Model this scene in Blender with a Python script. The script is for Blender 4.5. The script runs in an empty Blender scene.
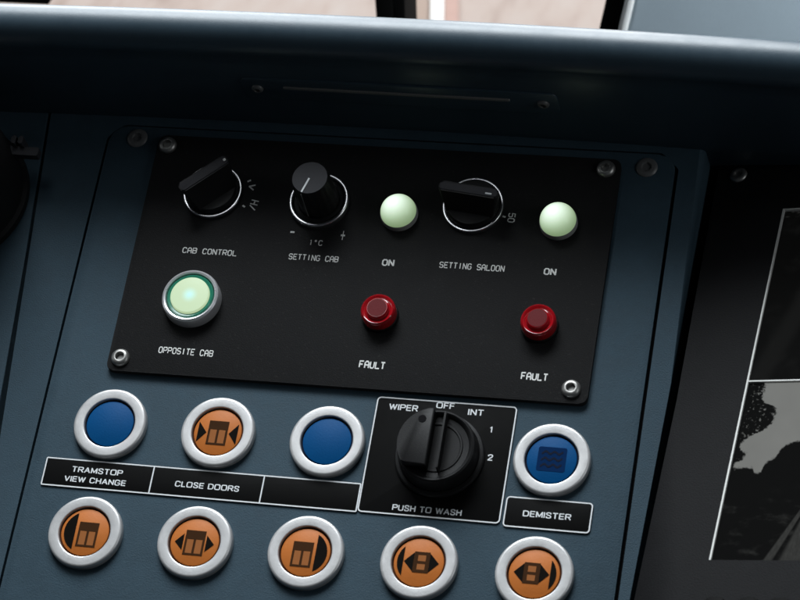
import bpy, bmesh, math, random
from mathutils import Matrix, Vector
random.seed(4)
scene = bpy.context.scene
COL = scene.collection
MM = 0.001
# the console slopes 27 degrees towards the driver; its own frame is x right, y up the slope, z out of it
M = Matrix.Translation((0, 0, 0.95)) @ Matrix.Rotation(math.radians(27), 4, 'X')

# ------------------------------------------------------------------ camera
cam = bpy.data.cameras.new('camera'); camo = bpy.data.objects.new('camera', cam); COL.objects.link(camo)
right = Vector((0.9712286, 0.1613307, -0.1751782)); down = Vector((0.0657601, -0.8886610, -0.4538251)); fwd = Vector((-0.2288900, 0.4292481, -0.8737021))
R = Matrix((right, -down, -fwd)).transposed().to_4x4()
camo.matrix_world = M @ Matrix.Translation((0.33724718, -0.37273529, 0.8863971)) @ R
cam.sensor_width = 36; cam.lens = 36 * 2601.1 / 800
cam.clip_start = 0.02; cam.clip_end = 200
cam.dof.use_dof = True; cam.dof.focus_distance = 1.04; cam.dof.aperture_fstop = 30
scene.camera = camo

# ------------------------------------------------------------------ light
world = bpy.data.worlds.new('World'); scene.world = world; world.use_nodes = True
bg = world.node_tree.nodes['Background']; bg.inputs[0].default_value = (0.75, 0.87, 1, 1); bg.inputs[1].default_value = 0.024
def lamp(name, loc, target, sx, sy, power, color, panel=True, spread=180):
    l = bpy.data.lights.new(name, 'AREA'); l.shape = 'RECTANGLE'; l.size = sx; l.size_y = sy; l.energy = power; l.color = color
    l.spread = math.radians(spread)
    o = bpy.data.objects.new(name, l); COL.objects.link(o)
    loc, target = Vector(loc), Vector(target)
    if panel: loc, target = M @ loc, M @ target
    d = target - loc
    o.matrix_world = Matrix.Translation(loc) @ d.to_track_quat('-Z', 'Y').to_matrix().to_4x4()
    return o
lamp('windscreen_daylight', (-0.1, 1.12, 0.68), (0.19, -0.02, 0), 0.85, 0.75, 10.6, (0.90, 0.96, 1), spread=95)
lamp('left_window_daylight', (-0.85, 0.16, 0.40), (0.1, 0.08, 0), 0.2, 0.5, 0.45, (0.92, 0.97, 1))
lamp('right_window_daylight', (1.0, 0.0, 0.48), (0.15, 0.15, -0.1), 0.2, 0.5, 1.0, (0.92, 0.97, 1))
lamp('overhead_glint_lamp', (-0.14, 0.47, 0.72), (0.07, 0.1, 0), 0.34, 0.22, 0.55, (0.92, 0.97, 1))  # added unseen lamp, not a window: gives rings and knob tops a reflection
lamp('pillar_fill_lamp', (0.78, 0.33, 1.15), (0.30, 0.56, 0.88), 0.25, 0.25, 1.6, (0.92, 0.97, 1), panel=False, spread=60)  # added narrow lamp, not a window: brightens the grey pillar only
lamp('open_sky', (0, 7.5, 3.6), (0, 2.2, -0.2), 10, 5, 1500, (0.95, 0.98, 1), panel=False)
scene.view_settings.view_transform = 'Standard'; scene.view_settings.look = 'None'
scene.view_settings.exposure = 0; scene.view_settings.gamma = 1

# ------------------------------------------------------------------ materials
def lin(c): return tuple((x / 12.92 if x <= .04045 else ((x + .055) / 1.055) ** 2.4) for x in (v / 255 for v in c))
MATS = {}
def mat(name, col, rough=.5, metal=0, bump=0, scale=2500, var=0, vscale=60, spec=.5, emit=None, estr=0, trans=0, coat=0, ior=1.45, sss=0, rvar=0, dust=0):
    m = bpy.data.materials.new(name); m.use_nodes = True; nt = m.node_tree; b = nt.nodes['Principled BSDF']
    b.inputs['Base Color'].default_value = (*col, 1); b.inputs['Roughness'].default_value = rough; b.inputs['Metallic'].default_value = metal
    b.inputs['Specular IOR Level'].default_value = spec; b.inputs['IOR'].default_value = ior
    b.inputs['Transmission Weight'].default_value = trans; b.inputs['Coat Weight'].default_value = coat
    if sss: b.inputs['Subsurface Weight'].default_value = sss; b.inputs['Subsurface Radius'].default_value = (.003, .002, .001)
    if emit: b.inputs['Emission Color'].default_value = (*emit, 1); b.inputs['Emission Strength'].default_value = estr
    tc = nt.nodes.new('ShaderNodeTexCoord')
    if bump:
        n = nt.nodes.new('ShaderNodeTexNoise'); n.inputs['Scale'].default_value = scale; n.inputs['Detail'].default_value = 3
        nt.links.new(tc.outputs['Object'], n.inputs['Vector'])
        bp = nt.nodes.new('ShaderNodeBump'); bp.inputs['Strength'].default_value = bump; bp.inputs['Distance'].default_value = .0003
        nt.links.new(n.outputs['Fac'], bp.inputs['Height']); nt.links.new(bp.outputs['Normal'], b.inputs['Normal'])
    if var or rvar:
        n2 = nt.nodes.new('ShaderNodeTexNoise'); n2.inputs['Scale'].default_value = vscale; n2.inputs['Detail'].default_value = 8; n2.inputs['Roughness'].default_value = .82
        nt.links.new(tc.outputs['Object'], n2.inputs['Vector'])
        if var:
            mr = nt.nodes.new('ShaderNodeMapRange'); mr.inputs[1].default_value = .25; mr.inputs[2].default_value = .75; mr.inputs[3].default_value = 1 - var; mr.inputs[4].default_value = 1 + var
            nt.links.new(n2.outputs['Fac'], mr.inputs[0])
            mx = nt.nodes.new('ShaderNodeMix'); mx.data_type = 'RGBA'; mx.blend_type = 'MULTIPLY'; mx.inputs[0].default_value = 1
            mx.inputs[6].default_value = (*col, 1); nt.links.new(mr.outputs[0], mx.inputs[7]); out = mx.outputs[2]
            if dust:
                n3 = nt.nodes.new('ShaderNodeTexNoise'); n3.inputs['Scale'].default_value = 1100; n3.inputs['Detail'].default_value = 2; nt.links.new(tc.outputs['Object'], n3.inputs['Vector'])
                md = nt.nodes.new('ShaderNodeMapRange'); md.inputs[1].default_value = .64; md.inputs[2].default_value = .78; md.inputs[4].default_value = dust; nt.links.new(n3.outputs['Fac'], md.inputs[0])
                mp2 = nt.nodes.new('ShaderNodeMath'); mp2.operation = 'MULTIPLY'; nt.links.new(md.outputs[0], mp2.inputs[0]); nt.links.new(n2.outputs['Fac'], mp2.inputs[1])
                m3 = nt.nodes.new('ShaderNodeMix'); m3.data_type = 'RGBA'; nt.links.new(mp2.outputs[0], m3.inputs[0]); nt.links.new(out, m3.inputs[6]); m3.inputs[7].default_value = (.25, .24, .22, 1); out = m3.outputs[2]
            nt.links.new(out, b.inputs['Base Color'])
        if rvar:
            mr2 = nt.nodes.new('ShaderNodeMapRange'); mr2.inputs[1].default_value = .3; mr2.inputs[2].default_value = .7; mr2.inputs[3].default_value = rough - rvar; mr2.inputs[4].default_value = rough + rvar
            nt.links.new(n2.outputs['Fac'], mr2.inputs[0]); nt.links.new(mr2.outputs[0], b.inputs['Roughness'])
    MATS[name] = m
    return m
mat('console_blue', (.036, .063, .084), .62, bump=.5, scale=1800, var=.16, vscale=90, rvar=.08, spec=.15, dust=.18)
mat('hood_blue', (.036, .061, .082), .38, bump=.1, scale=2600, var=.12, vscale=60, rvar=.06, spec=.6)
mat('gap_black', (.004, .004, .005), .8, spec=.1)
mat('plate_black', (.0145, .0145, .015), .65, bump=.45, scale=2200, var=.2, vscale=150, spec=.12, rvar=.1, dust=.16)
mat('label_black', (.004, .004, .004), .6, spec=.06, rvar=.08)
mat('print_white', (.72, .74, .76), .6, var=.15, vscale=700)
mat('engrave_grey', (.80, .80, .78), .7, var=.35, vscale=900)
mat('ring_silver', (.57, .565, .565), .36, metal=.5, bump=.12, scale=3000, var=.05, vscale=200, rvar=.06)
mat('chrome', (.78, .78, .80), .3, metal=.55, rvar=.05)
mat('chrome_dark', (.72, .72, .74), .28, metal=1, rvar=.05)
mat('steel', (.36, .355, .34), .4, metal=.85, var=.15, vscale=500, rvar=.08)
mat('dark_steel', (.15, .15, .15), .45, metal=.3, var=.2, vscale=400)
mat('knob_black', (.009, .009, .0095), .5, bump=.2, scale=3000, spec=.25, rvar=.06)
mat('lit_knob_clamp_grey', (.03, .03, .035), .55, bump=.2, scale=3000, var=.1, vscale=300, spec=.22)  # knob tops painted paler for the light they catch; plain grey on the clamp
mat('cap_blue', (.0, .064, .20), .5, bump=.15, scale=1400, spec=.1, var=.06, vscale=300)
mat('cap_blue_mark', (.0, .018, .075), .6, spec=.04)
mat('cap_orange', (.50, .15, .029), .45, bump=.15, scale=1400, spec=.2, var=.07, vscale=300, sss=.05)
mat('cap_pane', (.30, .105, .030), .5, spec=.1)
mat('cap_rim_orange', (.06, .016, .004), .6, spec=.1)
mat('cap_rim_blue', (.001, .005, .02), .6, spec=.1)
mat('symbol_brown', (.045, .018, .006), .6, spec=.05)
mat('symbol_black', (.005, .004, .003), .6, spec=.04)
mat('lens_red', (.40, .006, .012), .1, spec=.6, coat=.4, sss=.2)
mat('lens_red_face', (.13, .006, .009), .55, bump=.3, scale=2500, spec=.2)
mat('lens_green_dark', (.025, .22, .14), .2, spec=.5)
mat('collar_grey', (.16, .16, .155), .45, var=.1, vscale=400)
mat('bezel_grey', (.0095, .0095, .0102), .65, bump=.5, scale=1600, var=.15, vscale=100, spec=.08)
mat('lamp_collar', (.34, .35, .34), .35)
mat('screen_black', (.005, .005, .005), .3, spec=0)
mat('screen_frame', (.55, .55, .53), .5)
mat('screen_sky', (.05, .05, .05), .3, spec=0, emit=(.76, .80, .77), estr=.17)
mat('screen_dark', (.005, .005, .004), .3, spec=0, emit=(.8, .8, .7), estr=.0025)
mat('screen_leaf', (.006, .006, .005), .3, spec=0, emit=(.8, .8, .7), estr=.0035)
mat('screen_rail', (.02, .02, .02), .3, spec=0, emit=(.8, .78, .7), estr=.03)
mat('gasket_black', (.004, .004, .004), .7, spec=.05)
mat('pillar_grey', (.36, .44, .50), .6, bump=.3, scale=900, var=.05, vscale=30)
mat('pillar_edge', (.60, .62, .62), .5)
mat('post_white', (.9, .9, .88), .5, var=.04, vscale=20)
mat('post_pink', (.44, .28, .235), .8, var=.12, vscale=40)
mat('post_tan', (.34, .25, .20), .8, var=.15, vscale=60)
# lit lamp caps: an LED glows behind a milky green cap, brightest right over the diode
def lit(name, base, core, edge, score, sedge, r, off, rough=.3):
    m = mat(name, base, rough, spec=.4); nt = m.node_tree; b = nt.nodes['Principled BSDF']
    tc = nt.nodes.new('ShaderNodeTexCoord'); mp = nt.nodes.new('ShaderNodeVectorMath'); mp.operation = 'DISTANCE'; mp.inputs[1].default_value = off
    nt.links.new(tc.outputs['Object'], mp.inputs[0])
    mr = nt.nodes.new('ShaderNodeMapRange'); mr.interpolation_type = 'SMOOTHSTEP'; mr.inputs[1].default_value = 0; mr.inputs[2].default_value = r; nt.links.new(mp.outputs['Value'], mr.inputs[0])
    mx = nt.nodes.new('ShaderNodeMix'); mx.data_type = 'RGBA'; mx.inputs[6].default_value = (*core, 1); mx.inputs[7].default_value = (*edge, 1); nt.links.new(mr.outputs[0], mx.inputs[0])
    st = nt.nodes.new('ShaderNodeMapRange'); st.inputs[3].default_value = score; st.inputs[4].default_value = sedge; nt.links.new(mr.outputs[0], st.inputs[0])
    nt.links.new(mx.outputs[2], b.inputs['Emission Color']); nt.links.new(st.outputs[0], b.inputs['Emission Strength'])
lit('lamp_cap', (.42, .46, .42), (.86, 1, .90), (.55, .82, .40), 1.15, .30, .0112, (-.0015, .0012, .0082))
lit('button_lens', (.25, .3, .25), (.50, .92, .90), (.66, .85, .50), .82, .64, .0040, (0, 0, .0058))
m = mat('paving', (.62, .5, .43), .85); nt = m.node_tree; b = nt.nodes['Principled BSDF']
tc = nt.nodes.new('ShaderNodeTexCoord'); mp = nt.nodes.new('ShaderNodeMapping'); mp.inputs['Scale'].default_value = (7, 2.2, 1); nt.links.new(tc.outputs['Object'], mp.inputs['Vector'])
n = nt.nodes.new('ShaderNodeTexNoise'); n.inputs['Scale'].default_value = 1.3; n.inputs['Detail'].default_value = 6; n.inputs['Roughness'].default_value = .65; nt.links.new(mp.outputs['Vector'], n.inputs['Vector'])
cr = nt.nodes.new('ShaderNodeValToRGB'); e = cr.color_ramp.elements; e[0].position = .32; e[0].color = (.28, .20, .165, 1); e[1].position = .66; e[1].color = (.46, .40, .365, 1)
x = cr.color_ramp.elements.new(.48); x.color = (.42, .34, .30, 1)
nt.links.new(n.outputs['Fac'], cr.inputs['Fac']); nt.links.new(cr.outputs['Color'], b.inputs['Base Color'])

# ------------------------------------------------------------------ helpers (all panel lengths in millimetres)
def thing(name, label, cat, loc=(0, 0, 0), group=None, base=M, rotz=0):
    o = bpy.data.objects.new(name, None); COL.objects.link(o); o.empty_display_size = .01
    o.matrix_world = base @ Matrix.Translation(Vector(loc) * MM) @ Matrix.Rotation(rotz, 4, 'Z')
    o['label'] = label; o['category'] = cat
    if group: o['group'] = group
    return o
def obj(name, bm, m, parent=None, smooth=35, label=None, scale=MM):
    me = bpy.data.meshes.new(name)
    bmesh.ops.recalc_face_normals(bm, faces=bm.faces)
    if scale != 1: bmesh.ops.scale(bm, vec=(scale,) * 3, verts=bm.verts)
    bm.to_mesh(me); bm.free()
    if smooth:
        for p in me.polygons: p.use_smooth = True
        me.set_sharp_from_angle(angle=math.radians(smooth))
    for q in (m if isinstance(m, (list, tuple)) else [m]): me.materials.append(MATS[q])
    o = bpy.data.objects.new(name, me); COL.objects.link(o)
    if parent: o.parent = parent
    if label: o['label'] = label
    return o
def dup(root, loc, label, base=M):
    r = root.copy(); COL.objects.link(r); r.matrix_world = base @ Matrix.Translation(Vector(loc) * MM); r['label'] = label
    for ch in list(root.children):
        c = ch.copy(); COL.objects.link(c); c.parent = r
        for g in ch.children:
            d = g.copy(); COL.objects.link(d); d.parent = c
    return r
def lathe(bm, prof, c=(0, 0), n=72, mi=0):
    rings = []
    for r, z in prof:
        if r < 1e-6: rings.append([bm.verts.new((c[0], c[1], z))])
        else: rings.append([bm.verts.new((c[0] + r * math.cos(2 * math.pi * i / n), c[1] + r * math.sin(2 * math.pi * i / n), z)) for i in range(n)])
    for a, b in zip(rings, rings[1:]):
        for i in range(n):
            j = (i + 1) % n
            if len(a) == 1: f = bm.faces.new((a[0], b[i], b[j]))
            elif len(b) == 1: f = bm.faces.new((a[i], a[j], b[0]))
            else: f = bm.faces.new((a[i], a[j], b[j], b[i]))
            f.material_index = mi
    return bm
def arc(cx, cy, r, a0, a1, n=10): return [(cx + r * math.cos(math.radians(a0 + (a1 - a0) * i / n)), cy + r * math.sin(math.radians(a0 + (a1 - a0) * i / n))) for i in range(n + 1)]
def rrect(x0, y0, x1, y1, r, n=8):
    return arc(x1 - r, y0 + r, r, -90, 0, n) + arc(x1 - r, y1 - r, r, 0, 90, n) + arc(x0 + r, y1 - r, r, 90, 180, n) + arc(x0 + r, y0 + r, r, 180, 270, n)
def rpoly(pts, rads, n=8):
    out = []; k = len(pts)
    for i in range(k):
        p, a, b = Vector(pts[i]), Vector(pts[i - 1]), Vector(pts[(i + 1) % k]); r = rads[i]
        if r <= 0: out.append(tuple(p)); continue
        u, v = (a - p).normalized(), (b - p).normalized(); h = math.acos(max(-1, min(1, u.dot(v)))) / 2
        t = r / math.tan(h); c = p + (u + v).normalized() * (r / math.sin(h)); s, e2 = p + u * t - c, p + v * t - c
        ang = s.angle_signed(e2)
        for q in range(n + 1):
            w = s.copy(); w.rotate(Matrix.Rotation(-ang * q / n, 2)); out.append(tuple(c + w))
    return out
def prism(bm, poly, z0, z1, bev=0, seg=3, mi=0):
    b0 = [bm.verts.new((x, y, z0)) for x, y in poly]; t0 = [bm.verts.new((x, y, z1)) for x, y in poly]
    k = len(poly); fs = [bm.faces.new(t0), bm.faces.new(b0[::-1])]
    for i in range(k): fs.append(bm.faces.new((b0[i], b0[(i + 1) % k], t0[(i + 1) % k], t0[i])))
    for f in fs: f.material_index = mi
    if bev:
        es = list({e for e in fs[0].edges})
        bmesh.ops.bevel(bm, geom=es, offset=bev, segments=seg, profile=.5, affect='EDGES', clamp_overlap=True)
    return bm
def new(): return bmesh.new()
def border(bm, outer, w, z0, z1):
    # a printed line of width w just inside a closed outline
    k = len(outer); c = Vector((sum(p[0] for p in outer) / k, sum(p[1] for p in outer) / k)); area = sum(outer[i][0] * outer[(i + 1) % k][1] - outer[(i + 1) % k][0] * outer[i][1] for i in range(k))
    sg = 1 if area > 0 else -1; inn = []
    for i in range(k):
        a, p, b = Vector(outer[i - 1]), Vector(outer[i]), Vector(outer[(i + 1) % k])
        d1, d2 = (p - a).normalized(), (b - p).normalized(); n1, n2 = Vector((-d1.y, d1.x)) * sg, Vector((-d2.y, d2.x)) * sg
        nn = (n1 + n2).normalized(); inn.append(p + nn * (w / max(.3, nn.dot(n1))))
    L = [[bm.verts.new((p[0], p[1], z)) for p in ring] for ring, z in ((outer, z0), (outer, z1), (inn, z1), (inn, z0))]
    for a, b in ((0, 1), (1, 2), (2, 3)):
        for i in range(k):
            j = (i + 1) % k; bm.faces.new((L[a][i], L[a][j], L[b][j], L[b][i]))
    return bm
def curve_to_bm(cu, flat=None):
    o = bpy.data.objects.new('tmp', cu); COL.objects.link(o); dg = bpy.context.evaluated_depsgraph_get()
    me = bpy.data.meshes.new_from_object(o.evaluated_get(dg)); bm = new(); bm.from_mesh(me)
    bpy.data.objects.remove(o); bpy.data.curves.remove(cu); bpy.data.meshes.remove(me)
    return bm
def place(bm, cx, cy, z, w=None, h=None, rot=0, thick=.05):
    xs = [v.co.x for v in bm.verts]; ys = [v.co.y for v in bm.verts]; zs = [v.co.z for v in bm.verts]
    x0, x1, y0, y1, z0, z1 = min(xs), max(xs), min(ys), max(ys), min(zs), max(zs)
    sy = h / (y1 - y0) if h else 1; sx = w / (x1 - x0) if w else sy; c, s = math.cos(rot), math.sin(rot)
    for v in bm.verts:
        x, y = (v.co.x - (x0 + x1) / 2) * sx, (v.co.y - (y0 + y1) / 2) * sy
        v.co = (cx + c * x - s * y, cy + s * x + c * y, z + (v.co.z - z0) / max(1e-9, z1 - z0) * thick)
    return bm
def text_bm(s, cx, cy, z, w=None, h=None, bold=.02, rot=0):
    cu = bpy.data.curves.new('t', 'FONT'); cu.body = s; cu.size = 1; cu.offset = bold; cu.extrude = .02; cu.resolution_u = 3
    return place(curve_to_bm(cu), cx, cy, z, w, h, rot)
GL = {'A': [[(0, 0), (0, 4.5), (1.3, 6), (2.7, 6), (4, 4.5), (4, 0)], [(0, 2.6), (4, 2.6)]], 'B': [[(0, 0), (0, 6), (3.2, 6), (4, 5.3), (4, 3.9), (3.2, 3.1), (0, 3.1)], [(3.2, 3.1), (4, 2.4), (4, .8), (3.2, 0), (0, 0)]],
      'C': [[(4, 4.8), (3, 6), (1, 6), (0, 4.8), (0, 1.2), (1, 0), (3, 0), (4, 1.2)]], 'O': [[(1, 0), (0, 1.2), (0, 4.8), (1, 6), (3, 6), (4, 4.8), (4, 1.2), (3, 0), (1, 0)]],
      'N': [[(0, 0), (0, 6), (4, 0), (4, 6)]], 'T': [[(0, 6), (4, 6)], [(2, 6), (2, 0)]], 'R': [[(0, 0), (0, 6), (3.1, 6), (4, 5.2), (4, 3.6), (3.1, 2.8), (0, 2.8)], [(2, 2.8), (4, 0)]],
      'L': [[(0, 6), (0, 0), (4, 0)]], 'S': [[(4, 5), (3.1, 6), (.9, 6), (0, 5.1), (0, 3.9), (.9, 3.1), (3.1, 3), (4, 2.1), (4, .9), (3.1, 0), (.9, 0), (0, 1)]], 'E': [[(4, 6), (0, 6), (0, 0), (4, 0)], [(0, 3), (3.2, 3)]],
      'I': [[(2, 0), (2, 6)]], 'G': [[(4, 5), (3, 6), (1, 6), (0, 4.8), (0, 1.2), (1, 0), (3, 0), (4, 1.2), (4, 2.8), (2.3, 2.8)]], 'F': [[(0, 0), (0, 6), (4, 6)], [(0, 3), (3.2, 3)]], 'U': [[(0, 6), (0, 1.2), (1, 0), (3, 0), (4, 1.2), (4, 6)]],
      'P': [[(0, 0), (0, 6), (3.1, 6), (4, 5.2), (4, 3.6), (3.1, 2.8), (0, 2.8)]], 'H': [[(0, 0), (0, 6)], [(4, 0), (4, 6)], [(0, 3), (4, 3)]], 'V': [[(0, 6), (2, 0), (4, 6)]], '1': [[(1.2, 5), (2, 6), (2, 0)]], 'o': [[(1, 4.4), (1, 6), (2.4, 6), (2.4, 4.4), (1, 4.4)]],
      '5': [[(4, 6), (.3, 6), (0, 3.3), (3, 3.6), (4, 2.6), (4, 1), (3, 0), (.8, 0), (0, .9)]], '0': [[(1, 0), (0, 1.2), (0, 4.8), (1, 6), (3, 6), (4, 4.8), (4, 1.2), (3, 0), (1, 0)]], '-': [[(0, 3), (4, 3)]], '+': [[(0, 3), (4, 3)], [(2, 1), (2, 5)]], '/': [[(0, 0), (4, 6)]], ' ': []}
def stroke_bm(s, cx, cy, z, w=None, h=None, rot=0, pen=.42):
    cu = bpy.data.curves.new('s', 'CURVE'); cu.dimensions = '3D'; cu.bevel_depth = pen; cu.bevel_resolution = 1; cu.use_fill_caps = True
    for i, ch in enumerate(s):
        for pl in [q for p in GL[ch] for q in (strokes(p) if ch in 'NVAH' else [p])]:
            sp = cu.splines.new('POLY'); sp.points.add(len(pl) - 1)
            for q, (x, y) in enumerate(pl): sp.points[q].co = (i * 5.7 + x, y, 0, 1)
    return place(curve_to_bm(cu), cx, cy, z - .03, w, h, rot, thick=.1)

def chaik(p, n=2):
    for _ in range(n):
        q = [p[0]]
        for a, b in zip(p, p[1:]): q += [(a[0] * .75 + b[0] * .25, a[1] * .75 + b[1] * .25), (a[0] * .25 + b[0] * .75, a[1] * .25 + b[1] * .75)]
        p = q + [p[-1]]
    return p
RND = {'C': (4.4, [[(4.4, 4.4), (4, 6), (.2, 6.2), (0, 3), (.2, -.2), (4, 0), (4.4, 1.6)]]), 'O': (4.8, [[(2.4, 6), (.1, 6), (0, 3), (.1, 0), (2.4, 0)], [(2.4, 6), (4.7, 6), (4.8, 3), (4.7, 0), (2.4, 0)]]),
       'G': (4.6, [[(4.4, 4.5), (4, 6), (.2, 6.2), (0, 3), (.2, -.2), (4.2, -.2), (4.5, 2.6)]]), 'S': (4, [[(3.8, 4.4), (3.6, 6.1), (.1, 6.1), (.1, 3.5), (3.9, 2.6), (3.9, -.1), (.2, -.1), (.1, 1.7)]]),
       'D': (4.4, [[(0, 6), (2, 6), (4.5, 5.6), (4.5, .4), (2, 0), (0, 0)]]), 'P': (4, [[(0, 6), (2.4, 6), (4.2, 5.8), (4.2, 2.9), (2.4, 2.8), (0, 2.8)]]), 'R': (4.2, [[(0, 6), (2.4, 6), (4.2, 5.8), (4.2, 3), (2.4, 2.9), (0, 2.9)]]),
       'U': (4.2, [[(0, 6), (0, 2), (.2, -.1), (4, -.1), (4.2, 2), (4.2, 6)]]), '2': (3.8, [[(.2, 4.5), (.3, 6.1), (3.8, 6.2), (3.8, 3.6), (1.4, 2), (.1, 0)]])}
SHP = {'A': (4.6, [[(0, 0), (2.3, 6), (4.6, 0)], [(.8, 1.9), (3.8, 1.9)]]), 'M': (5, [[(0, 0), (0, 6), (2.5, .6), (5, 6), (5, 0)]]), 'W': (6.4, [[(0, 6), (1.6, 0), (3.2, 5.8), (4.8, 0), (6.4, 6)]]), 'V': (4.4, [[(0, 6), (2.2, 0), (4.4, 6)]]),
       'E': (3.6, [[(3.6, 6), (0, 6), (0, 0), (3.6, 0)], [(0, 3.1), (3.3, 3.1)]]), 'F': (3.4, [[(0, 0), (0, 6), (3.4, 6)], [(0, 3.1), (3.1, 3.1)]]), 'H': (4.2, [[(0, 0), (0, 6)], [(4.2, 0), (4.2, 6)], [(0, 3.1), (4.2, 3.1)]]), 'I': (0, [[(0, 0), (0, 6)]]),
       'G': (0, [[(2.6, 2.7), (4.5, 2.7), (4.5, .6)]]), 'L': (3.3, [[(0, 6), (0, 0), (3.3, 0)]]), 'N': (4.2, [[(0, 0), (0, 6), (4.2, 0), (4.2, 6)]]), 'T': (4, [[(0, 6), (4, 6)], [(2, 6), (2, 0)]]), '1': (1.4, [[(0, 4.6), (1.3, 5.9), (1.3, 0)]]), ' ': (1.4, []),
       'D': (0, [[(0, 0), (0, 6)]]), 'P': (0, [[(0, 0), (0, 6)]]), 'R': (0, [[(0, 0), (0, 6)], [(2.2, 2.9), (4.3, 0)]]), '2': (0, [[(.1, 0), (3.9, 0)]])}
def strokes(pl):
    out = []
    for a, b in zip(pl, pl[1:]):
        d = Vector(b) - Vector(a); d = d.normalized() * .28 if d.length > 0 else d; out.append([(a[0] - d.x, a[1] - d.y), (b[0] + d.x, b[1] + d.y)])
    return out
def label_bm(s, cx, cy, z, w=None, h=None, pen=.60):
    cu = bpy.data.curves.new('s', 'CURVE'); cu.dimensions = '3D'; cu.bevel_depth = pen; cu.bevel_resolution = 1; cu.use_fill_caps = True; x0 = 0
    for ch in s:
        wd = max(RND.get(ch, (0, 0))[0], SHP.get(ch, (0, 0))[0])
        for pl in [chaik(p, 3) for p in RND.get(ch, (0, []))[1]] + [q for p in SHP.get(ch, (0, []))[1] for q in strokes(p)]:
            sp = cu.splines.new('POLY'); sp.points.add(len(pl) - 1)
            for q, (x, y) in enumerate(pl): sp.points[q].co = (x0 + x, y, 0, 1)
        x0 += wd + 1.9
    return place(curve_to_bm(cu), cx, cy, z - .03, w, h, 0, thick=.1)

# ------------------------------------------------------------------ the outside seen through the windscreen
g = new(); bmesh.ops.create_grid(g, x_segments=1, y_segments=1, size=40); bmesh.ops.translate(g, vec=(0, 41.5, -.35), verts=g.verts)
o = obj('paved_ground', g, 'paving', scale=1, smooth=0); o['kind'] = 'structure'
def marking(name, x, w, m, z):
    # painted lines that run away from the tram, 4 mm sheets on the paving
    d = -.21; b = new(); prism(b, [(x - w / 2 + d * (1.9 - 2.51), 1.9), (x + w / 2 + d * (1.9 - 2.51), 1.9), (x + w / 2 + d * 6, 8.51), (x - w / 2 + d * 6, 8.51)], 0, .004)
    bmesh.ops.translate(b, vec=(0, 0, z), verts=b.verts); o = obj(name, b, m, scale=1, smooth=0); o['kind'] = 'structure'
marking('white_line', -.5155, .018, 'post_white', -.346); marking('pink_kerb_strip', -.494, .022, 'post_pink', -.346); marking('tan_kerb_strip', -.544, .030, 'post_tan', -.346)

# ------------------------------------------------------------------ window frame parts (world metres -> mm)
I4 = Matrix.Identity(4)
def lean_bar(b, x0, x1, z0, z1, y0, y1, lean, zr, mi=0, bev=.003):
    poly = [(x0 + lean * (z0 - zr), z0), (x1 + lean * (z0 - zr), z0), (x1 + lean * (z1 - zr), z1), (x0 + lean * (z1 - zr), z1)]
    vs = [[b.verts.new((x * 1000, y * 1000, z * 1000)) for x, z in poly] for y in (y0, y1)]
    fs = [b.faces.new(vs[0]), b.faces.new(vs[1][::-1])] + [b.faces.new((vs[0][i], vs[0][(i + 1) % 4], vs[1][(i + 1) % 4], vs[1][i])) for i in range(4)]
    if bev: bmesh.ops.bevel(b, geom=list(fs[0].edges), offset=bev * 1000, segments=3, profile=.5, affect='EDGES')
t = thing('window_bar', 'slim black upright window bar rising behind the dash', 'window bar', (0, 0, 0), base=I4)
b = new(); lean_bar(b, -.037, -.0252, .60, 1.5, .55, .58, .03, .83, bev=.002); obj('bar', b, 'gasket_black', t)
b = new(); lean_bar(b, -.0251, -.0243, .60, 1.5, .552, .58, .045, .83, bev=.0002); obj('seal_lip', b, 'collar_grey', t)
b = new(); lean_bar(b, -.0242, -.0185, .60, 1.5, .55, .58, .06, .83, bev=.0005); obj('seal', b, 'gasket_black', t)
t = thing('window_pillar', 'wide grey window pillar with black gasket at top right', 'window pillar', (0, 0, 0), base=I4)
b = new(); lean_bar(b, .100, .1112, .60, 1.5, .55, .60, .24, .832, bev=.001); obj('gasket', b, 'gasket_black', t)
b = new(); lean_bar(b, .1114, .1166, .60, 1.5, .544, .60, .24, .832, bev=.002); obj('edge_trim', b, 'pillar_edge', t)
b = new(); lean_bar(b, .1168, .55, .60, 1.5, .546, .60, .24, .832, bev=.002); obj('lining', b, 'pillar_grey', t)
t = thing('window_frame', 'black window frame corner at the top left of the view', 'window frame', (0, 0, 0), base=I4)
b = new(); lean_bar(b, -.8, -.2425, .8125, .87, .55, .58, .5, .8125, bev=.002); obj('rail', b, 'gasket_black', t)

# ------------------------------------------------------------------ console: base, surround slabs, insert panel
desk = thing('console_desk', 'dark blue driver console desk that carries every panel', 'console', (0, 0, 0))
b = new(); prism(b, [(-260, -260), (205.6, -260), (208.6, -51), (212.5, 35), (214.5, 160), (-260, 160)], -12, -3.2); obj('base_board', b, 'gap_black', desk)
b = new(); prism(b, [(-330, -270), (430, -270), (430, 158), (-330, 158)], -75, -62); obj('under_tray', b, 'gap_black', desk)
TOP = 148
def seam2(y): return -56.6 + (120 - y) * .088
b = new(); prism(b, rpoly([(seam2(-250) + 1, -250), (-30.3, -250), (-30.3, 128.5), (-24.5, 134.8), (199.5, 134.8), (206.6, 128), (204.2, -250), (206.6, -250), (209.6, -51), (214.4, 35), (216.3, TOP), (seam2(TOP) + 1, TOP)], [0, 0, 2, 2, 2, 2, 0, 0, 0, 0, 0, 0], 4), -60, 0)
b.edges.ensure_lookup_table()
rim = [e for e in b.edges if all(v.co.z > -.01 and v.co.x > 206.55 and v.co.x * 1 > 206.5 for v in e.verts) and any(abs(v.co.x - q) < .05 for v in e.verts for q in (209.6, 214.4))]
rest = [e for e in b.edges if all(v.co.z > -.01 for v in e.verts) and e not in rim]
bmesh.ops.bevel(b, geom=rim, offset=7, segments=8, profile=.5, affect='EDGES', clamp_overlap=True)
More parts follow.
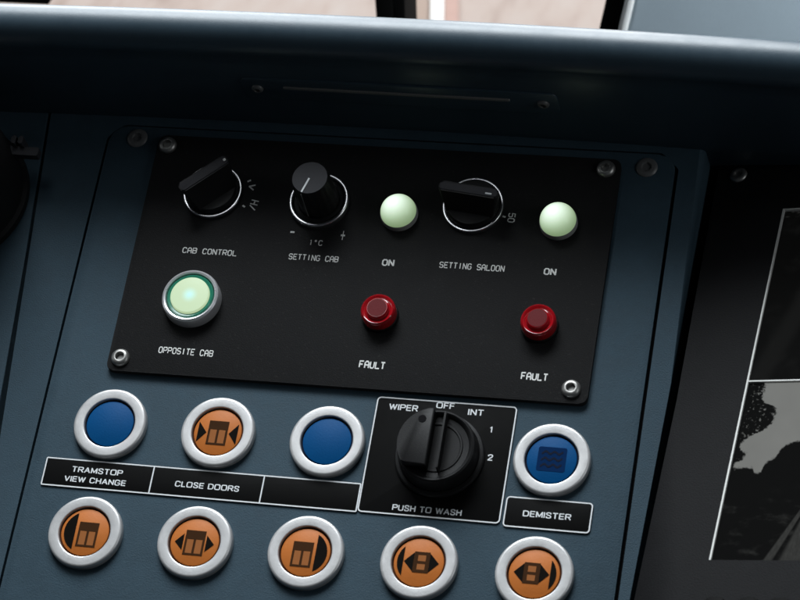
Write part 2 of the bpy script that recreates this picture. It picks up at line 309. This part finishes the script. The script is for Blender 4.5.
obj('surround', b, 'console_blue', desk)
b = new(); prism(b, [(-260, -250), (seam2(-250) - .3, -250), (seam2(TOP) - .3, TOP), (-260, TOP)], -12, 0, bev=.7); obj('side_slab', b, 'console_blue', desk)
ins = thing('insert_panel', 'dark blue inset panel framed by a thin black seam', 'panel', (0, 0, 0))
b = new(); prism(b, rpoly([(-29.1, -200), (202.9, -200), (205.3, 134), (-29.2, 134)], [3, 3, 7, 7], 6), -3, 0.15, bev=.6); obj('panel_sheet', b, 'console_blue', ins)
def hexpts(r, rot=.3): return [(r * math.cos(rot + i * math.pi / 3), r * math.sin(rot + i * math.pi / 3)) for i in range(6)]
def screw(parent, x, y, z, r, m, h=1.6, name='screw', rot=.3):
    b = new(); n = 48
    lathe(b, [(r, 0), (r, h * .25), (r * .93, h * .62), (r * .74, h * .93), (r * .56, h), (r * .48, h * .97)], n=n)
    # hexagon socket: inner edge blends to six flats, then a dark well
    top = [v for v in b.verts if abs(math.hypot(v.co.x, v.co.y) - r * .48) < 1e-4]
    top.sort(key=lambda v: math.atan2(v.co.y, v.co.x)); low = []
    for v in top:
        a = math.atan2(v.co.y, v.co.x); k = ((a - rot) % (math.pi / 3)) - math.pi / 6; q = r * .40 / math.cos(k)
        low.append(b.verts.new((q * math.cos(a), q * math.sin(a), h * .15)))
    for i in range(n): b.faces.new((top[i], top[(i + 1) % n], low[(i + 1) % n], low[i]))
    b.faces.new(low)
    o = obj(name, b, m, parent); o.location = Vector((x, y, z)) * MM
    return o
screw(ins, -17.1, 131.0 - 2.5, .15, 4.3, 'dark_steel', 1.0, rot=.1); screw(ins, 194.1, 127.8, .15, 4.3, 'dark_steel', 1.0, rot=.5)

# ------------------------------------------------------------------ hood over the console
hood = thing('dash_hood', 'dark blue rounded hood overhanging the top of the console', 'hood', (0, 0, 0))
cy, cz, rr = 148.6, 52, 9
prof = [(162, -95), (152, -60), (139.4, -1), (139, 4), (139.3, 24), (139.6, 43)]
prof += [(cy + rr * math.cos(math.radians(a)), cz + rr * math.sin(math.radians(a))) for a in range(200, -31, -7)]
prof += [(167, 33), (195, -95)]
b = new(); nx = 60; cols = []
for i in range(nx + 1):
    x = -330 + 760 * i / nx; off = -8.3e-5 * (x - 60) ** 2 * (1 if x > 60 else .9)
    cols.append([b.verts.new((x, y + off, z)) for y, z in prof])
k = len(prof)
for a, c in zip(cols, cols[1:]):
    for j in range(k): b.faces.new((a[j], c[j], c[(j + 1) % k], a[(j + 1) % k]))
b.faces.new(cols[0]); b.faces.new(cols[-1][::-1])
obj('hood_shell', b, 'hood_blue', hood, smooth=50)
# long thin trim strip on the underside face with a screw at each end
wall = M @ Matrix.Translation(Vector((95, 138.9, 28)) * MM) @ Matrix.Rotation(math.radians(-.35), 4, 'Z') @ Matrix.Rotation(math.radians(89.2), 4, 'X')
st = thing('trim_strip', 'long thin dark trim strip on the shaded face of the hood', 'trim', (0, 0, 0), base=wall)
b = new(); prism(b, rrect(-62, -7, 66, 7, 3), -3, .6, bev=.3); obj('strip_body', b, 'hood_blue', st)
b = new(); prism(b, rrect(-45, 1.2, 47, 2.4, .5), 0.5, 1.3, bev=.3); obj('raised_lip', b, 'collar_grey', st)
screw(st, -56, 0, .6, 2.4, 'dark_steel', 1.2); screw(st, 60, 0, .6, 2.4, 'dark_steel', 1.2)

# ------------------------------------------------------------------ black control plate with its lettering
pl = thing('control_plate', 'large matt black plate with white engraved lettering and four socket screws', 'control plate', (0, 0, .15))
PZ = 2.4
b = new(); prism(b, rpoly([(-6.8, 22.4), (184.2, 23.2), (184.3, 129.4), (-6.9, 129.4)], [3, 3, 3, 3], 6), 0, PZ, bev=.35); obj('sheet', b, 'plate_black', pl)
for (x, y, rt) in ((-2.4, 124.4, .1), (178.6, 124.6, .7), (177.6, 28.9, .4), (-1.7, 27.9, .9)): screw(pl, x, y, PZ, 3.7, 'steel', 2.0, rot=rt)
for (s, cx, cy_, w, h, rt) in (('CAB CONTROL', 24.9, 77.2, 22.6, 2.7, 0), ('SETTING CAB', 67.9, 77.4, 20.4, 2.7, 0), ('ON', 98.3, 77.4, 5.0, 3.0, 0), ('SETTING SALOON', 131.8, 78.0, 26, 2.8, 0),
        ('ON', 162.7, 78.0, 5.0, 3.0, 0), ('OPPOSITE CAB', 24.2, 32.7, 22.4, 2.9, 0), ('FAULT', 99.3, 32.9, 10.2, 3.3, 0), ('FAULT', 162.8, 33.0, 10.2, 3.3, 0),
        ('1oC', 67.8, 84.2, 5.2, 2.5, 0), ('-', 57.2, 88.3, 1.7, None, 0), ('+', 78.0, 88.2, 1.7, None, 0), ('V', 36.6, 107.6, 3.0, 2.6, -1.75), ('H/', 38.9, 99.4, 4.6, 3.2, -1.75), ('-', 35.0, 110.3, 1.5, None, .5),
        ('-', 35.0, 98.6, 1.3, None, -.5), ('50', 144.2, 100.6, 4.2, 3.0, -1.6), ('-', 141.2, 100.9, 1.3, None, -.25)):
    bold = .72 if s in ('FAULT', 'ON') else .38 if s in '-+' else .58
    obj('lettering', stroke_bm(s, cx, cy_, PZ, w, h, rt, bold), 'engrave_grey', pl)
PB = PZ + .15

# ------------------------------------------------------------------ rotary switches on the plate
def selector(label, x, y, ang, blen, bw, off, mark):
    t = thing('rotary_switch', label, 'rotary switch', (x, y, PB), group='small black rotary knobs on the black plate')
    b = new(); lathe(b, [(12.2, 0), (12.2, 1.2), (12.1, 1.55), (11.95, 1.68), (11.88, 1.7), (11.3, 1.7), (11.15, 1.62), (10.8, 1.4), (10.75, .6)]); obj('bezel_ring', b, 'chrome_dark', t)
    b = new(); lathe(b, [(10.6, .5), (10.5, 3.2), (9.9, 4.0), (0, 4.2)]); obj('turning_disc', b, 'knob_black', t)
    ca, sa = math.cos(ang), math.sin(ang); ox, oy = -sa * off, ca * off
    def tr(p): return [(ox + ca * u - sa * v, oy + sa * u + ca * v) for u, v in p]
    b = new(); prism(b, rrect(-blen / 2, -bw / 2 - .6, blen / 2, bw / 2 + .6, 1.3), 3.4, 13.6, bev=.7)
    for v in b.verts:
        k = max(0, (11 - v.co.z) / 7.6); v.co.y *= 1 + 1.5 * k; v.co.x *= 1 - .16 * k
        v.co.x, v.co.y = tr([(v.co.x, v.co.y - off * k)])[0]
    obj('grip_bar', b, 'knob_black', t)
    b = new(); prism(b, tr(rrect(-blen / 2 + .4, -bw / 2, blen / 2 - .4, bw / 2, 1.0)), 13.5, 13.9, bev=.2); obj('grip_face', b, 'lit_knob_clamp_grey', t)
    if mark:
        b = new(); prism(b, tr(rrect(blen / 2 - 5, -.9, blen / 2 - 2.4, -.2, .2)), 13.85, 14.0); obj('pointer_mark', b, 'print_white', t)
    else:
        b = new(); prism(b, tr(rrect(blen / 2 - 1.8, -.6, blen / 2 - .7, .5, .3)), 13.85, 14.0); obj('pointer_mark', b, 'engrave_grey', t)
    return t
selector('black rotary knob with diagonal grip above the CAB CONTROL lettering', 21.1, 104.0, math.radians(42), 22.5, 3.8, 1.4, False)
selector('black rotary knob with near level grip above the SETTING SALOON lettering', 128.4, 104.6, math.radians(-6.5), 24, 3.2, .1, True)
t = thing('rotary_switch', 'tall round black knob with white pointer line above the SETTING CAB lettering', 'rotary switch', (66, 102.4, PB), group='small black rotary knobs on the black plate')
b = new(); lathe(b, [(12.2, 0), (12.2, 1.9), (12.0, 2.4), (11.75, 2.6), (11.68, 2.62), (11.1, 2.62), (10.9, 2.5), (10.6, 2.2), (10.5, 1.0)]); obj('bezel_ring', b, 'chrome_dark', t)
b = new(); lathe(b, [(10.4, .4), (10.4, 1.5), (9.6, 2.2), (8.6, 2.4)]); obj('skirt', b, 'knob_black', t)
b = new(); n = 72; rings = []
for (r, z, fl) in ((8.5, 2.2, 1), (8.3, 8, 1), (7.6, 19.2, 1), (7.2, 19.8, 0)):
    rings.append([b.verts.new(((r - (.22 if fl and i % 4 < 2 else 0)) * math.cos(2 * math.pi * i / n), (r - (.22 if fl and i % 4 < 2 else 0)) * math.sin(2 * math.pi * i / n), z)) for i in range(n)])
for a, c in zip(rings, rings[1:]):
    for i in range(n): b.faces.new((a[i], a[(i + 1) % n], c[(i + 1) % n], c[i]))
obj('cap', b, 'knob_black', t)
b = new(); lathe(b, [(7.2, 19.6), (7.0, 19.95), (0, 20.05)]); obj('cap_face', b, 'lit_knob_clamp_grey', t)
a = math.radians(-108); ca, sa = math.cos(a), math.sin(a)
b = new(); prism(b, [(ca * u - sa * v, sa * u + ca * v) for u, v in ((.3, -.35), (7.0, -.35), (7.0, .35), (.3, .35))], 20.0, 20.16); obj('pointer_line', b, 'print_white', t)
b = new(); vs = [b.verts.new((ca * u - sa * v, sa * u + ca * v, z)) for u, v, z in ((7.72, -.22, 19.2), (7.72, .22, 19.2), (8.62, .22, 3), (8.62, -.22, 3))]; b.faces.new(vs)
vs2 = [b.verts.new((v.co.x * .985, v.co.y * .985, v.co.z)) for v in vs]; b.faces.new(vs2[::-1])
for i in range(4): b.faces.new((vs[i], vs[(i + 1) % 4], vs2[(i + 1) % 4], vs2[i]))
obj('side_line', b, 'collar_grey', t)

# ------------------------------------------------------------------ lit domes, lit push button, red fault lamps
def dome(x, y, label):
    t = thing('indicator_lamp', label, 'indicator lamp', (x, y, PB), group='glowing pale green dome lamps')
    b = new(); lathe(b, [(7.5, 0), (7.45, 2.0), (7.3, 2.5), (7.0, 2.6)]); obj('collar', b, 'lamp_collar', t)
    b = new(); lathe(b, [(7.1, .8), (7.15, 2.6)] + [(7.15 * math.cos(math.radians(q)), 2.6 + 6.6 * math.sin(math.radians(q))) for q in range(6, 90, 6)] + [(0, 9.2)]); obj('dome_cap', b, 'lamp_cap', t)
    return t
dome(99.3, 99.0, 'glowing pale green dome lamp beside the SETTING SALOON knob, left one of two')
dome(163.2, 99.4, 'glowing pale green dome lamp near the plate right edge, above the right ON')
t = thing('lit_button', 'glowing green push button in chrome ring above the OPPOSITE CAB lettering', 'push button', (22.6, 54.8, PB))
b = new(); lathe(b, [(11.7, 0), (11.7, 3.6), (11.3, 4.8), (10.6, 5.3), (10.0, 5.1), (9.7, 4.2), (9.6, 2)]); obj('bezel_ring', b, 'chrome', t)
b = new(); lathe(b, [(9.55, 2), (9.5, 4.4), (9.0, 4.9), (8.0, 4.7)]); obj('lens_rim', b, 'lens_green_dark', t)
b = new(); lathe(b, [(7.95, 4.2), (7.9, 5.2), (7.5, 5.6), (5, 5.8), (0, 5.9)]); obj('lens', b, 'button_lens', t)
def fault(x, y, label):
    t = thing('fault_lamp', label, 'fault lamp', (x, y, PB), group='unlit red fault lamps')
    b = new(); lathe(b, [(7.3, 0), (7.3, 1.4), (7.0, 1.8), (6.8, 1.8)]); obj('collar', b, 'knob_black', t)
    b = new(); lathe(b, [(6.9, 1.2), (6.9, 4.6), (6.7, 5.6), (6.1, 6.2), (5.4, 6.0), (4.9, 5.5), (4.5, 5.6), (4.3, 6.9), (4.0, 7.4), (3.8, 7.4)]); obj('lens', b, 'lens_red', t)
    b = new(); lathe(b, [(3.8, 7.1), (3.75, 7.5), (0, 7.55)]); obj('lens_face', b, 'lens_red_face', t)
    return t
fault(99.1, 54.0, 'unlit red lamp above the left FAULT lettering, nearer the plate middle')
fault(162.0, 54.3, 'unlit red lamp above the right FAULT lettering, near the plate right edge')

# ------------------------------------------------------------------ label plates
LZ = .55
def label_plate(name, label, polys_rect, r, texts, dividers=()):
    t = thing(name, label, 'label plate', (0, 0, .15))
    x0, y0, x1, y1 = polys_rect; out = rrect(x0, y0, x1, y1, r)
    b = new(); prism(b, out, 0, LZ, bev=.12, seg=2); obj('sheet', b, 'label_black', t)
    ins_ = .12; o2 = rrect(x0 + ins_, y0 + ins_, x1 - ins_, y1 - ins_, max(.2, r - ins_))
    b = new(); border(b, o2, .5, LZ - .02, LZ + .05); obj('border_line', b, 'print_white', t)
    for xd in dividers:
        b = new(); prism(b, [(xd - .25, y0 + .6), (xd + .25, y0 + .6), (xd + .25, y1 - .6), (xd - .25, y1 - .6)], LZ - .02, LZ + .05); obj('divider_line', b, 'print_white', t)
    for (s, cx, cy_, w, h, bd) in texts: obj('lettering', label_bm(s, cx, cy_, LZ, w, h), 'print_white', t)
    return t
label_plate('label_plate', 'long black label strip reading TRAMSTOP VIEW CHANGE and CLOSE DOORS', (-23.0, -27.4, 103.4, -15.4), .7,
    [('TRAMSTOP', -1.2, -19.7, 20.6, 2.45, .03), ('VIEW CHANGE', -1.4, -23.8, 25.0, 2.45, .03), ('CLOSE DOORS', 43.5, -22.1, 25.6, 2.45, .03)], (21.1, 65.2))
label_plate('label_plate', 'square black label plate with wiper settings around the large knob', (103.3, -27.1, 158.1, 20.9), 1.8,
    [('WIPER', 114.2, 16.9, 11.4, 2.6, .03), ('OFF', 130.2, 19.0, 7.0, 2.5, .01), ('INT', 142.3, 17.2, 6.0, 2.6, .03), ('1', 149.2, 10.7, None, 2.5, .03), ('2', 150.6, -.8, 2.0, 2.6, .03), ('PUSH TO WASH', 129.9, -24.0, 26.6, 2.5, .025)])
label_plate('label_plate', 'small black label plate reading DEMISTER at the right', (159.0, -27.9, 191.9, -15.5), 1.6, [('DEMISTER', 175.2, -22.0, 18.2, 2.5, .03)])

# ------------------------------------------------------------------ wiper knob
t = thing('wiper_knob', 'large round black wiper knob on the square label plate', 'rotary switch', (131.3, -1.8, .15 + LZ))
b = new(); lathe(b, [(17.2, 0), (17.2, .9), (16.7, 1.6), (15.6, 1.9), (15.2, 1.6)]); obj('base_ring', b, 'knob_black', t)
b = new(); lathe(b, [(15.2, .8), (14.9, 8.0), (14.6, 9.2), (13.9, 9.7), (13.2, 9.3), (12.4, 8.2), (10.2, 8.0), (9.9, 8.4), (9.3, 8.4), (9.0, 8.0), (0, 7.8)]); obj('body', b, 'knob_black', t)
b = new(); poly = [(-1.9, 13.4)] + [(14.1 * math.cos(math.radians(a)), 14.1 * math.sin(math.radians(a))) for a in range(100, 221, 5)] + [(-1.9, -9.4)]
prism(b, poly, 7.5, 13.2, bev=.5); obj('grip_half', b, 'knob_black', t)
b = new(); prism(b, rrect(2.0, -10.2, 2.8, 13.0, .35), 7.5, 13.0, bev=.3); obj('grip_rib', b, 'knob_black', t)
b = new(); lathe(b, [(1.55, 13.15), (1.5, 13.32), (0, 13.33)], c=(-5.9, 9.0), n=32); obj('pointer_dot', b, 'gap_black', t)

# ------------------------------------------------------------------ illuminated push buttons, nine in two rows
def seg_poly(side, x_ch, r=8.3, n=14):
    a = math.acos(x_ch / r); p = [(-r * math.cos(-a + 2 * a * i / n), r * math.sin(-a + 2 * a * i / n)) for i in range(n + 1)]
    return [(-x * side, y) for x, y in p] if side > 0 else p
SZ = 2.0
def door_bm(b, cx, cy_, w=7.8, h=10.0):
    x0, x1, y0, y1 = cx - w / 2, cx + w / 2, cy_ - h / 2, cy_ + h / 2; hd = y1 - h * .36; z0, z1 = SZ - .05, SZ + .10
    def r(a, c, d, e_, mi=0, zz=z1): prism(b, [(a, c), (d, c), (d, e_), (a, e_)], z0, zz, mi=mi)
    r(x0, hd, x1, y1); r(x0, y0, x0 + .85, hd - .01); r(x1 - .85, y0, x1, hd - .01); r(cx - .45, y0 + .8, cx + .45, hd - .01); r(x0 + .86, y0, x1 - .86, y0 + .79)
    r(x0 + .86, y0 + .8, cx - .46, hd - .02, 2, z1 - .05); r(cx + .46, y0 + .8, x1 - .86, hd - .02, 2, z1 - .05)
def tri(b, pts): prism(b, pts, SZ - .05, SZ + .12, mi=1)
def symbol(kind):
    b = new()
    if kind == 'close': door_bm(b, 0, -.4); tri(b, [(-7.9, -4.6), (-4.5, -.4), (-7.9, 3.8)]); tri(b, [(7.9, -4.6), (7.9, 3.8), (4.5, -.4)])
    elif kind == 'open': door_bm(b, 0, -.4); tri(b, [(-4.5, -3.6), (-4.5, 3.0), (-7.7, -.4)]); tri(b, [(4.5, -3.6), (7.7, -.4), (4.5, 3.0)])
    elif kind in ('left', 'right'):
        s = -1 if kind == 'left' else 1; door_bm(b, -s * 1.2, -1.0); p = seg_poly(s, 3.9); tri(b, p)
    elif kind in ('tram_left', 'tram_right'):
        s = -1 if kind == 'tram_left' else 1; c = -s * 1.0
        tri(b, [(c - 3.0, -3.7), (c - 3.0, 3.7), (c - 6.6, 0)]); tri(b, [(c + 3.0, -3.7), (c + 6.6, 0), (c + 3.0, 3.7)])
        for a in ((c - 2.95, -4.1, c + 2.95, -2.9), (c - 2.95, 2.9, c + 2.95, 4.1), (c - 2.95, -2.89, c - 1.5, 2.89), (c + 1.5, -2.89, c + 2.95, 2.89), (c - 1.49, -.6, c + 1.49, .5)): prism(b, [(a[0], a[1]), (a[2], a[1]), (a[2], a[3]), (a[0], a[3])], SZ - .05, SZ + .10)
        prism(b, [(c - 1.48, -2.88), (c + 1.48, -2.88), (c + 1.48, -.61), (c - 1.48, -.61)], SZ - .05, SZ + .05, mi=2); prism(b, [(c - 1.48, .51), (c + 1.48, .51), (c + 1.48, 2.88), (c - 1.48, 2.88)], SZ - .05, SZ + .05, mi=2)
        tri(b, seg_poly(s, 5.9, 8.2))
    elif kind == 'demist':
        prism(b, rrect(-5.4, -4.9, 5.4, 4.9, .8), SZ - .05, SZ + .06)
        for yy in (-2.6, 0, 2.6):
            up = [(x * .5, yy + .45 + .5 * math.sin(x * .95)) for x in range(-8, 9)]; dn = [(x, y - .9) for x, y in reversed(up)]
            prism(b, dn + up, SZ, SZ + .12, mi=1)
    elif kind == 'faint':
        for yy in (-1.9, 0, 1.9):
            prism(b, [(-4.2, yy - .25), (4.2, yy - .25), (4.2, yy + .25), (-4.2, yy + .25)], SZ - .05, SZ + .06)
    return b
RINGM = None
def ring_button(x, y, colour, kind, label):
    t = thing('push_button', label, 'push button', (x, y, .15), group='round push buttons in silver rings')
    t.rotation_mode = 'XYZ'
    b = new(); lathe(b, [(14.6, 0), (14.6, 1.5), (14.54, 2.0), (14.34, 2.4), (14.0, 2.66), (13.6, 2.76), (13.45, 2.77), (10.65, 2.80), (10.5, 2.78), (10.3, 2.66), (10.2, 2.4), (10.15, .8)], n=96); obj('ring', b, 'ring_silver', t)
    b = new(); lathe(b, [(10.13, .9), (10.1, 1.35), (9.3, 1.4)]); obj('rim', b, 'cap_rim_' + colour, t)
    b = new(); lathe(b, [(9.45, 1.0), (9.4, 1.75), (9.0, 1.95), (0, SZ)]); obj('cap', b, 'cap_' + colour, t)
    if kind: obj('symbol', symbol(kind), ['symbol_brown', 'symbol_black', 'cap_pane'] if colour == 'orange' else ['cap_blue_mark', 'cap_rim_blue'], t)
    return t
ring_button(-.1, 0, 'blue', None, 'blue push button above the TRAMSTOP lettering, left end of the upper row')
ring_button(43.7, 0, 'orange', 'close', 'orange push button above the CLOSE DOORS lettering with two arrows pointing at a door')
ring_button(87.2, 0, 'blue', None, 'blue push button immediately left of the wiper label plate')
ring_button(174.1, -.1, 'blue', 'demist', 'blue push button with wavy heater symbol above the DEMISTER lettering')
ring_button(-.1, -45.5, 'orange', 'left', 'orange push button with door symbol and black half disc on its left')
ring_button(43.7, -45.5, 'orange', 'open', 'orange push button with two arrows pointing outward from a door, under CLOSE DOORS')
ring_button(87.1, -45.5, 'orange', 'right', 'orange push button with door symbol and black half disc on its right')
ring_button(130.5, -45.4, 'orange', 'tram_left', 'orange push button below PUSH TO WASH with double arrow and bar on its left')
ring_button(173.9, -45.7, 'orange', 'tram_right', 'orange push button below the DEMISTER label with double arrow and bar on its right')

# ------------------------------------------------------------------ camera monitor, tilted in its recess
U = Matrix(((0.968258387866363, 0.05816588591851366, -0.24308933345940203, 0), (-0.013325968656371985, 0.9831761734536774, 0.182173078451095, 0), (0.24959589917663172, -0.17315121041532996, 0.9527436934694977, 0), (0, 0, 0, 1)))
MB = M @ Matrix.Translation(Vector((239.2, -41.96, 22)) * MM) @ U
mon = thing('camera_monitor', 'dark grey camera monitor showing trees and rails at the right edge', 'monitor', base=MB)
H, HB, W = 166, 80.8, 118; MS = MM * .9665
def noisy(poly, amp, sub):
    out = []
    for i, p in enumerate(poly):
        q = poly[(i + 1) % len(poly)]
        for s in range(sub):
            f = s / sub; j = amp if 1.0 < p[0] < W - 1 else 0
            out.append((p[0] + (q[0] - p[0]) * f + random.uniform(-j, j), p[1] + (q[1] - p[1]) * f + random.uniform(-j, j)))
    return out
# frame of four bars round the glass
b = new()
prism(b, [(-25, -60), (0, -60), (0, 215), (-35, 215), (-31.5, 178), (-27.2, 72), (-26, -17)], -40, 0)
rim = [e for e in b.edges if all(abs(v.co.z) < .01 and v.co.x < -20 for v in e.verts)]
bmesh.ops.bevel(b, geom=rim, offset=2.5, segments=5, profile=.5, affect='EDGES')
prism(b, [(0, -60), (W + 30, -60), (W + 30, 0), (0, 0)], -14, 0); prism(b, [(0, H), (W + 30, H), (W + 30, 215), (0, 215)], -14, 0); prism(b, [(W, 0), (W + 30, 0), (W + 30, H), (W, H)], -14, 0)
bmesh.ops.remove_doubles(b, verts=b.verts, dist=.001)
obj('bezel', b, 'bezel_grey', mon, smooth=30, scale=MS)
b = new(); prism(b, [(0, 0), (W, 0), (W, H), (0, H)], -6, -.9); obj('screen', b, 'screen_black', mon, scale=MS)
b = new()
for a in ((-.35, 0, .35, H + .4), (.36, H - .3, W, H + .4), (.36, HB - .3, W, HB + .3)): prism(b, [(a[0], a[1]), (a[2], a[1]), (a[2], a[3]), (a[0], a[3])], -.95, .12)
obj('screen_border', b, 'screen_frame', mon, scale=MS)
pic = thing  # picture parts lie on the glass as children of the monitor
def picture(name, build):
    m = mat(name, (.004, .004, .004), .3, spec=0); nt = m.node_tree; b = nt.nodes['Principled BSDF']
    tc = nt.nodes.new('ShaderNodeTexCoord'); sc = nt.nodes.new('ShaderNodeVectorMath'); sc.operation = 'SCALE'; sc.inputs['Scale'].default_value = 1 / MS
    nt.links.new(tc.outputs['Object'], sc.inputs[0]); sp = nt.nodes.new('ShaderNodeSeparateXYZ'); nt.links.new(sc.outputs[0], sp.inputs[0])
    def val(x): return x
    def op(o, a, c=0., d=None):
        n = nt.nodes.new('ShaderNodeMath'); n.operation = o
        for k_, q in enumerate((a, c) if d is None else (a, c, d)):
            if isinstance(q, (int, float)): n.inputs[k_].default_value = q
            else: nt.links.new(q, n.inputs[k_])
        return n.outputs[0]
    def noise(scale, detail=4, sx=1, sy=1, off=0, rough=.6):
        mp = nt.nodes.new('ShaderNodeMapping'); mp.inputs['Scale'].default_value = (sx, sy, 1); mp.inputs['Location'].default_value = (off, off, 0); nt.links.new(sc.outputs[0], mp.inputs['Vector'])
        n = nt.nodes.new('ShaderNodeTexNoise'); n.inputs['Scale'].default_value = scale; n.inputs['Detail'].default_value = detail; n.inputs['Roughness'].default_value = rough; nt.links.new(mp.outputs['Vector'], n.inputs['Vector'])
        return op('SUBTRACT', n.outputs['Fac'], .5)
    def curve(x, pts, lo, hi, vmax):
        n = nt.nodes.new('ShaderNodeFloatCurve'); c = n.mapping.curves[0]; P = [((a - lo) / (hi - lo), v / vmax) for a, v in pts]
        c.points[0].location = P[0]; c.points[1].location = P[-1]
        for p in P[1:-1]: c.points.new(*p)
        n.mapping.update(); nt.links.new(op('DIVIDE', op('SUBTRACT', x, lo), hi - lo), n.inputs['Value']); return op('MULTIPLY', n.outputs[0], vmax)
    def step(x, a, c):
        n = nt.nodes.new('ShaderNodeMapRange'); n.interpolation_type = 'SMOOTHSTEP'; n.inputs[1].default_value = a; n.inputs[2].default_value = c; nt.links.new(x, n.inputs[0]); return n.outputs[0]
    e = build(sp.outputs[0], sp.outputs[1], op, noise, curve, step)
    nt.links.new(e, b.inputs['Emission Strength']); b.inputs['Emission Color'].default_value = (.97, 1, .96, 1)
def road_view(u, v, op, noise, curve, step):
    left = curve(v, [(38, .8), (41, 1), (43, 1.4), (45.5, 4), (48, 4.6), (49.6, 2.6), (52, 2.2), (54, 3.4), (56, 6), (58, 9.4), (60.5, 12), (65, 13.6), (69, 12.8), (71, 8.4), (75, 6.8), (81, 7.4)], 38, 81, 20)
    line = curve(u, [(0, 41), (4, 41), (8.6, 41), (10.3, 38.6), (12.2, 39.4), (13.4, 43.4), (16.6, 45.6), (18.3, 49), (21.7, 52), (25.4, 53), (32, 54), (45, 58), (70, 61), (118, 58)], 0, 118, 80)
    n1 = op('ADD', op('MULTIPLY', noise(.55, 5, off=3, rough=.7), 5.5), 0); n2 = op('MULTIPLY', noise(.45, 5, off=17, rough=.65), 4.5)
    holes = step(noise(.8, 3, off=40), .10, .17)
    a = op('MAXIMUM', step(op('SUBTRACT', op('SUBTRACT', u, left), n1), -.35, .55), op('MULTIPLY', op('MULTIPLY', holes, step(u, 1, 3)), op('MULTIPLY', step(v, 40, 44), .75)))
    sky = op('MULTIPLY', a, step(op('SUBTRACT', op('SUBTRACT', v, line), n2), -.4, .6))
    tone = op('MULTIPLY', sky, op('ADD', .178, op('MULTIPLY', noise(.05, 2, off=9), .05)))
    verge = op('MULTIPLY', op('MULTIPLY', step(noise(.13, 5, sx=.8, sy=1.6, off=5), .02, .3), .02), op('SUBTRACT', 1, step(v, 20, 36)))
    fade = op('SUBTRACT', 1, step(v, 18, 33)); grain = op('ADD', 1, op('MULTIPLY', noise(.9, 3, sx=1.4, sy=.5), 1.1))
    def rail(c0, k_, w): return op('SUBTRACT', 1, step(op('DIVIDE', op('ABSOLUTE', op('SUBTRACT', u, op('ADD', c0, op('MULTIPLY', v, k_)))), op('SUBTRACT', 1.05, op('DIVIDE', v, 40))), w * .7, w * 1.25))
    track = op('MULTIPLY', op('MULTIPLY', op('MAXIMUM', rail(21.4, .43, 1.6), rail(30.2, .20, 4.2)), fade), op('MULTIPLY', grain, .03))
    return op('ADD', op('ADD', tone, op('MAXIMUM', verge, track)), .0018)
def night_view(u, v, op, noise, curve, step):
    band = op('MULTIPLY', op('SUBTRACT', 1, step(op('ABSOLUTE', op('SUBTRACT', u, op('ADD', 4, op('MULTIPLY', op('SUBTRACT', v, 84), .34)))), 1.5, 7)), .004)
    top = op('MULTIPLY', step(op('ADD', v, op('MULTIPLY', noise(.3, 4, sx=.6), 5)), 162.5, 165), op('MULTIPLY', step(noise(.5, 4, sx=.7, off=8), -.05, .15), .035))
    return op('ADD', op('ADD', band, op('MULTIPLY', step(noise(.06, 4, off=30), 0, .4), .006)), op('ADD', top, .002))
picture('screen_road', road_view); picture('screen_night', night_view)
b = new(); prism(b, [(.3, .3), (W - .3, .3), (W - .3, HB - .5), (.3, HB - .5)], -.92, -.86); obj('picture_view', b, 'screen_road', mon, smooth=0, scale=MS)
b = new(); prism(b, [(.3, HB + .5), (W - .3, HB + .5), (W - .3, H - .5), (.3, H - .5)], -.92, -.86); obj('picture_view', b, 'screen_night', mon, smooth=0, scale=MS)
screw(mon, -21.9, 179.5, 0, 3.6, 'steel', 1.2)
for xx in (5.5, 18.3, 29.9):
    b = new(); prism(b, rrect(xx - 3.6, -27, xx + 3.6, -16.6, 1.4), -.5, 1.4, bev=.6); obj('key', b, 'label_black', mon, scale=MS)

# ------------------------------------------------------------------ fitting at the left edge
t = thing('handset_cradle', 'black round-rimmed fitting with small steel clamp at the left edge', 'fitting', (0, 0, 0))
b = new(); lathe(b, [(33, .02), (33, 3), (31.5, 4), (31, 38), (31.2, 40)], c=(-90.5, 96), n=96); obj('drum', b, 'knob_black', t)
b = new(); lathe(b, [(31.2, 39.5), (32.2, 40.5), (32.6, 43), (32.2, 45.2), (31, 46), (29.8, 45), (29.2, 43)], c=(-90.5, 96), n=96); obj('round_rim', b, 'steel', t)
b = new(); lathe(b, [(29.3, 42.8), (27, 43.2), (10, 43.6), (0, 43.6)], c=(-90.5, 96), n=96); obj('face', b, 'knob_black', t)
b = new(); prism(b, rrect(-66, 108.4, -51, 112.2, .5), 13.5, 17, bev=.4); obj('clamp_plate', b, 'lit_knob_clamp_grey', t)
for xx in (-61.6, -58.6):
    b = new(); prism(b, rrect(xx - 1.0, 112.0, xx + 1.0, 115.6, .6), 13, 20, bev=.5); obj('clamp_pin', b, 'lit_knob_clamp_grey', t)
